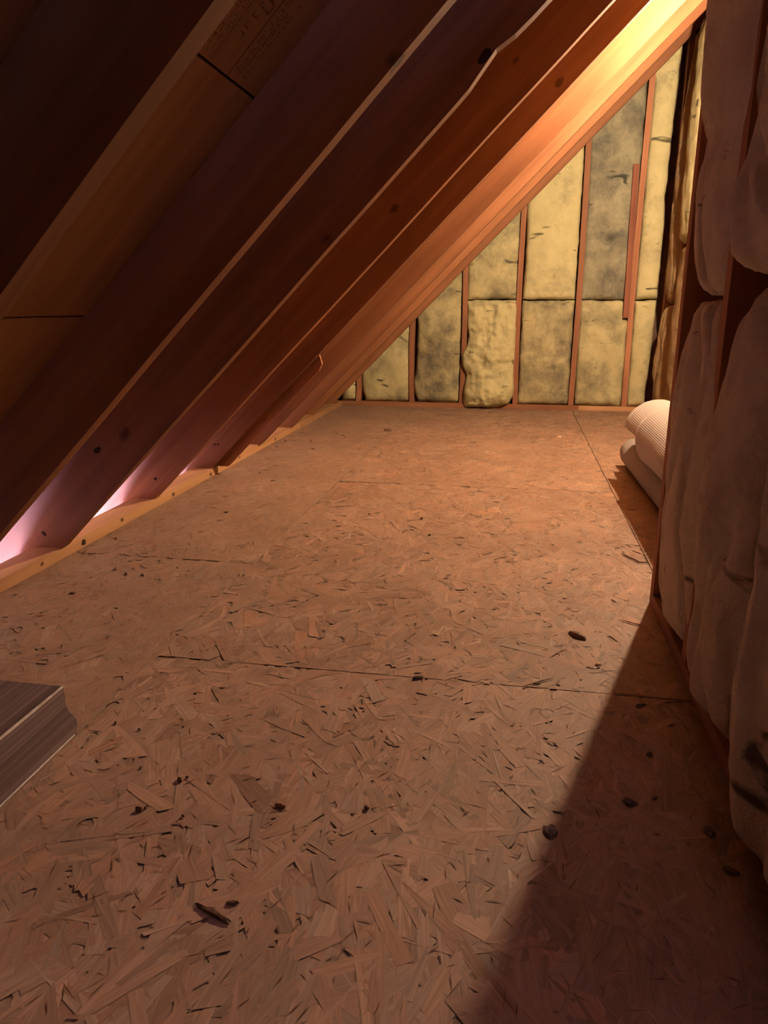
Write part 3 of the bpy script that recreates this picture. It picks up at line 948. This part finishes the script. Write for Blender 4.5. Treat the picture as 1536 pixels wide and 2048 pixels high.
# ------------------------------------------------------------------ grey wood-grain carton at the left
cart = bpy.data.objects.new('flooring_carton', None); COL.objects.link(cart)
cart.location = (-0.92, 0.66, 0)
tag(cart, 'low grey wood grain carton with worn pale edges on the floor', 'box')
bm = bmesh.new()
HX, HY, HZ = 0.155, 0.415, 0.110
nz = 10
ringsT = []
for i in range(nz + 1):
    t = i / nz
    # the near end swells outward towards its foot in a shallow S curve
    ye = HY - 0.012 + 0.028 * (1 / (1 + math.exp((t - 0.42) * 13))) * (1 if t > 0.12 else 0.55 + 0.45 * t / 0.12)
    ringsT.append([bm.verts.new((-HX, -HY, 0.003 + t * HZ)), bm.verts.new((HX, -HY, 0.003 + t * HZ)),
                   bm.verts.new((HX, ye, 0.003 + t * HZ)), bm.verts.new((-HX, ye, 0.003 + t * HZ))])
for r0, r1 in zip(ringsT, ringsT[1:]):
    for i in range(4):
        bm.faces.new((r0[i], r0[(i + 1) % 4], r1[(i + 1) % 4], r1[i]))
bm.faces.new(ringsT[0]); bm.faces.new(ringsT[-1])
link('carton_body', bm_mesh(bm, 'carton_body'), M['carton'], cart)
def edge_strip(x, z, ya, yb, wid, parent, seed):
    bm = bmesh.new()
    n = 30
    prev = None
    for i in range(n + 1):
        y = ya + (yb - ya) * i / n
        ww = wid * (0.55 + 0.6 * abs(fbm((y * 14, seed, 0), 3)))
        a_ = [bm.verts.new((x + 0.0012, y, z - ww)), bm.verts.new((x + 0.0012, y, z + 0.0012)), bm.verts.new((x - ww, y, z + 0.0012)), bm.verts.new((x - ww, y, z - ww))]
        if prev:
            for k in range(4):
                bm.faces.new((prev[k], prev[(k + 1) % 4], a_[(k + 1) % 4], a_[k]))
        else:
            bm.faces.new(a_)
        prev = a_
    bm.faces.new(prev)
    return link('worn_edge', bm_mesh(bm, 'worn_edge'), M['pale'], parent)
edge_strip(HX, HZ + 0.003, -HY, HY - 0.014, 0.0032, cart, 1)
edge_strip(HX, 0.0075, -HY, HY + 0.002, 0.0026, cart, 2)

# ------------------------------------------------------------------ debris on the floor
def chip(name, label, x, y, ln, wd, ht, ang, mat, seed, group=None, z=0.0034):
    """irregular flake: a jittered lozenge with a domed top"""
    rnd = random.Random(seed)
    bm = bmesh.new()
    n = 10
    lo, hi = [], []
    for i in range(n):
        a_ = 2 * math.pi * i / n
        j = rnd.uniform(0.72, 1.15)
        px, py = ln / 2 * math.cos(a_) * j, wd / 2 * math.sin(a_) * j
        lo.append(bm.verts.new((px, py, 0)))
        hi.append(bm.verts.new((px * 0.8, py * 0.7, ht * rnd.uniform(0.6, 1.0))))
    c = bm.verts.new((0, 0, ht * 1.1))
    for i in range(n):
        k = (i + 1) % n
        bm.faces.new((lo[i], lo[k], hi[k], hi[i])); bm.faces.new((hi[i], hi[k], c))
    bm.faces.new(lo[::-1])
    o = link(name, bm_mesh(bm, name), mat, None, (x, y, z), (0, 0, ang))
    return tag(o, label, name.replace('_', ' ').split()[-1], group)
def twig(label, pts, r, mat, seed):
    bm = bmesh.new()
    rnd = random.Random(seed)
    p0 = Vector(pts[0])
    P_ = []
    for (a_, b_) in zip(pts, pts[1:]):
        for t in (0, 0.5):
            q = Vector(a_).lerp(Vector(b_), t)
            P_.append(Vector((q.x + rnd.uniform(-1, 1) * r * 0.7, q.y + rnd.uniform(-1, 1) * r * 0.7)))
    P_.append(Vector(pts[-1]))
    prev = None
    for i, q in enumerate(P_):
        d = (P_[min(i + 1, len(P_) - 1)] - P_[max(i - 1, 0)]).normalized()
        s = Vector((-d.y, d.x))
        t = i / (len(P_) - 1)
        rr = r * (1 - 0.6 * abs(2 * t - 1) ** 2) * rnd.uniform(0.8, 1.2)
        ring = []
        for k in range(6):
            an = math.pi * 2 * k / 6
            ring.append(bm.verts.new((q.x - p0.x + s.x * rr * math.cos(an), q.y - p0.y + s.y * rr * math.cos(an), r + rr * math.sin(an) * 0.9)))
        if prev:
            for k in range(6):
                bm.faces.new((prev[k], prev[(k + 1) % 6], ring[(k + 1) % 6], ring[k]))
        else:
            bm.faces.new(ring)
        prev = ring
    bm.faces.new(prev)
    o = link('twig', bm_mesh(bm, 'twig'), mat, None, (p0.x, p0.y, 0.0034))
    return tag(o, label, 'twig')
chip('bark_strip', 'long dark split sliver of bark lying in the open floor', -0.353, 0.733, 0.066, 0.010, 0.005, -0.38, M['bark'], 1)
chip('bark_chip', 'short black chip right beside the long bark sliver', -0.337, 0.754, 0.018, 0.006, 0.004, 0.2, M['bark'], 2)
chip('seed_husk', 'smooth oval brown seed husk', -0.333, 0.954, 0.020, 0.008, 0.005, -0.15, M['seed'], 3)
chip('bark_chip', 'large dark curled bark chip with a pale edge, near the shadow of the wall', 0.172, 1.676, 0.058, 0.018, 0.010, -0.65, M['barklight'], 4)
chip('bark_chip', 'tiny pale wood crumb with dark rim between the bark chip and the floor seam', 0.205, 1.535, 0.016, 0.010, 0.004, 0.5, M['splinter'], 14)
chip('lint_clump', 'fuzzy black lint clump on the edge of the wall shadow', 0.082, 0.968, 0.022, 0.038, 0.0045, 0.1, M['lint'], 5)
for k, (x, y, s_) in enumerate([(-0.549, 0.906, 0.013), (-0.541, 0.913, 0.007), (-0.519, 0.988, 0.012), (-0.51, 0.998, 0.006), (-0.714, 1.131, 0.008), (-0.66, 1.118, 0.007),
                                (-0.60, 1.01, 0.006), (-0.475, 0.905, 0.006), (-0.322, 2.616, 0.016), (-0.20, 0.973, 0.010), (-0.27, 2.42, 0.010)]):
    chip('dropping', 'small dark brown pellet lying loose on the open floor', x, y, s_, s_ * 0.7, s_ * 0.5, k * 1.3, M['bark'], 20 + k, 'pellets on the floor')
chip('lint_clump', 'black crumbly lump lying along the cross seam of the floor', -0.177, 1.404, 0.026, 0.012, 0.006, 0.3, M['lint'], 6)
twig('thin straight dark twig touching the cross seam of the floor', [(0.045, 1.408), (0.075, 1.432), (0.105, 1.452)], 0.0016, M['bark'], 7)
twig('bent twig between the corner post and the right floor seam', [(0.355, 2.325), (0.375, 2.29), (0.395, 2.25), (0.425, 2.245)], 0.003, M['bark'], 8)
twig('pale splinter crossing the edge of the wall shadow', [(0.286, 1.79), (0.315, 1.775), (0.352, 1.755)], 0.0024, M['splinter'], 9)
chip('dead_leaf', 'crumpled dark leaf scrap near the gable wall', -0.793, 4.605, 0.055, 0.05, 0.012, 0.4, M['bark'], 10)
chip('wood_crumb', 'bright pale crumb in the lit floor near the gable wall', 0.269, 4.546, 0.035, 0.02, 0.006, 0.0, M['splinter'], 11)
for k, (x, y, s_, lb) in enumerate([
        (0.208, 1.058, 0.022, 'larger lint tuft of the pair lying together in the wall shadow'),
        (0.249, 1.078, 0.012, 'smaller lint tuft of the pair lying together in the wall shadow'),
        (0.316, 1.007, 0.024, 'lint tuft in the wall shadow opposite the black gap of the stud wall'),
        (0.325, 0.929, 0.024, 'lint tuft at the foot of the batt bulging over the bottom plate'),
        (0.27, 1.37, 0.020, 'lint tuft in the wall shadow just short of the cross seam'),
        (0.26, 1.20, 0.018, 'lone small lint tuft in the wall shadow between seam and tuft pair')]):
    chip('lint_clump', lb, x, y, s_ * 1.2, s_ * 0.6, s_ * 0.2, k * 0.9, M['lint'], 40 + k, 'lint in the wall shadow')
rnd = random.Random(77)
for k in range(16):
    chip('bark_crumb', 'tiny dark crumb scattered along the sole plate under the rafters', rnd.uniform(-1.34, -1.0), rnd.uniform(1.6, 4.6), rnd.uniform(0.012, 0.03), rnd.uniform(0.006, 0.012), 0.004,
         rnd.uniform(0, 3), M['bark'], 60 + k, 'crumbs along the sole plate')
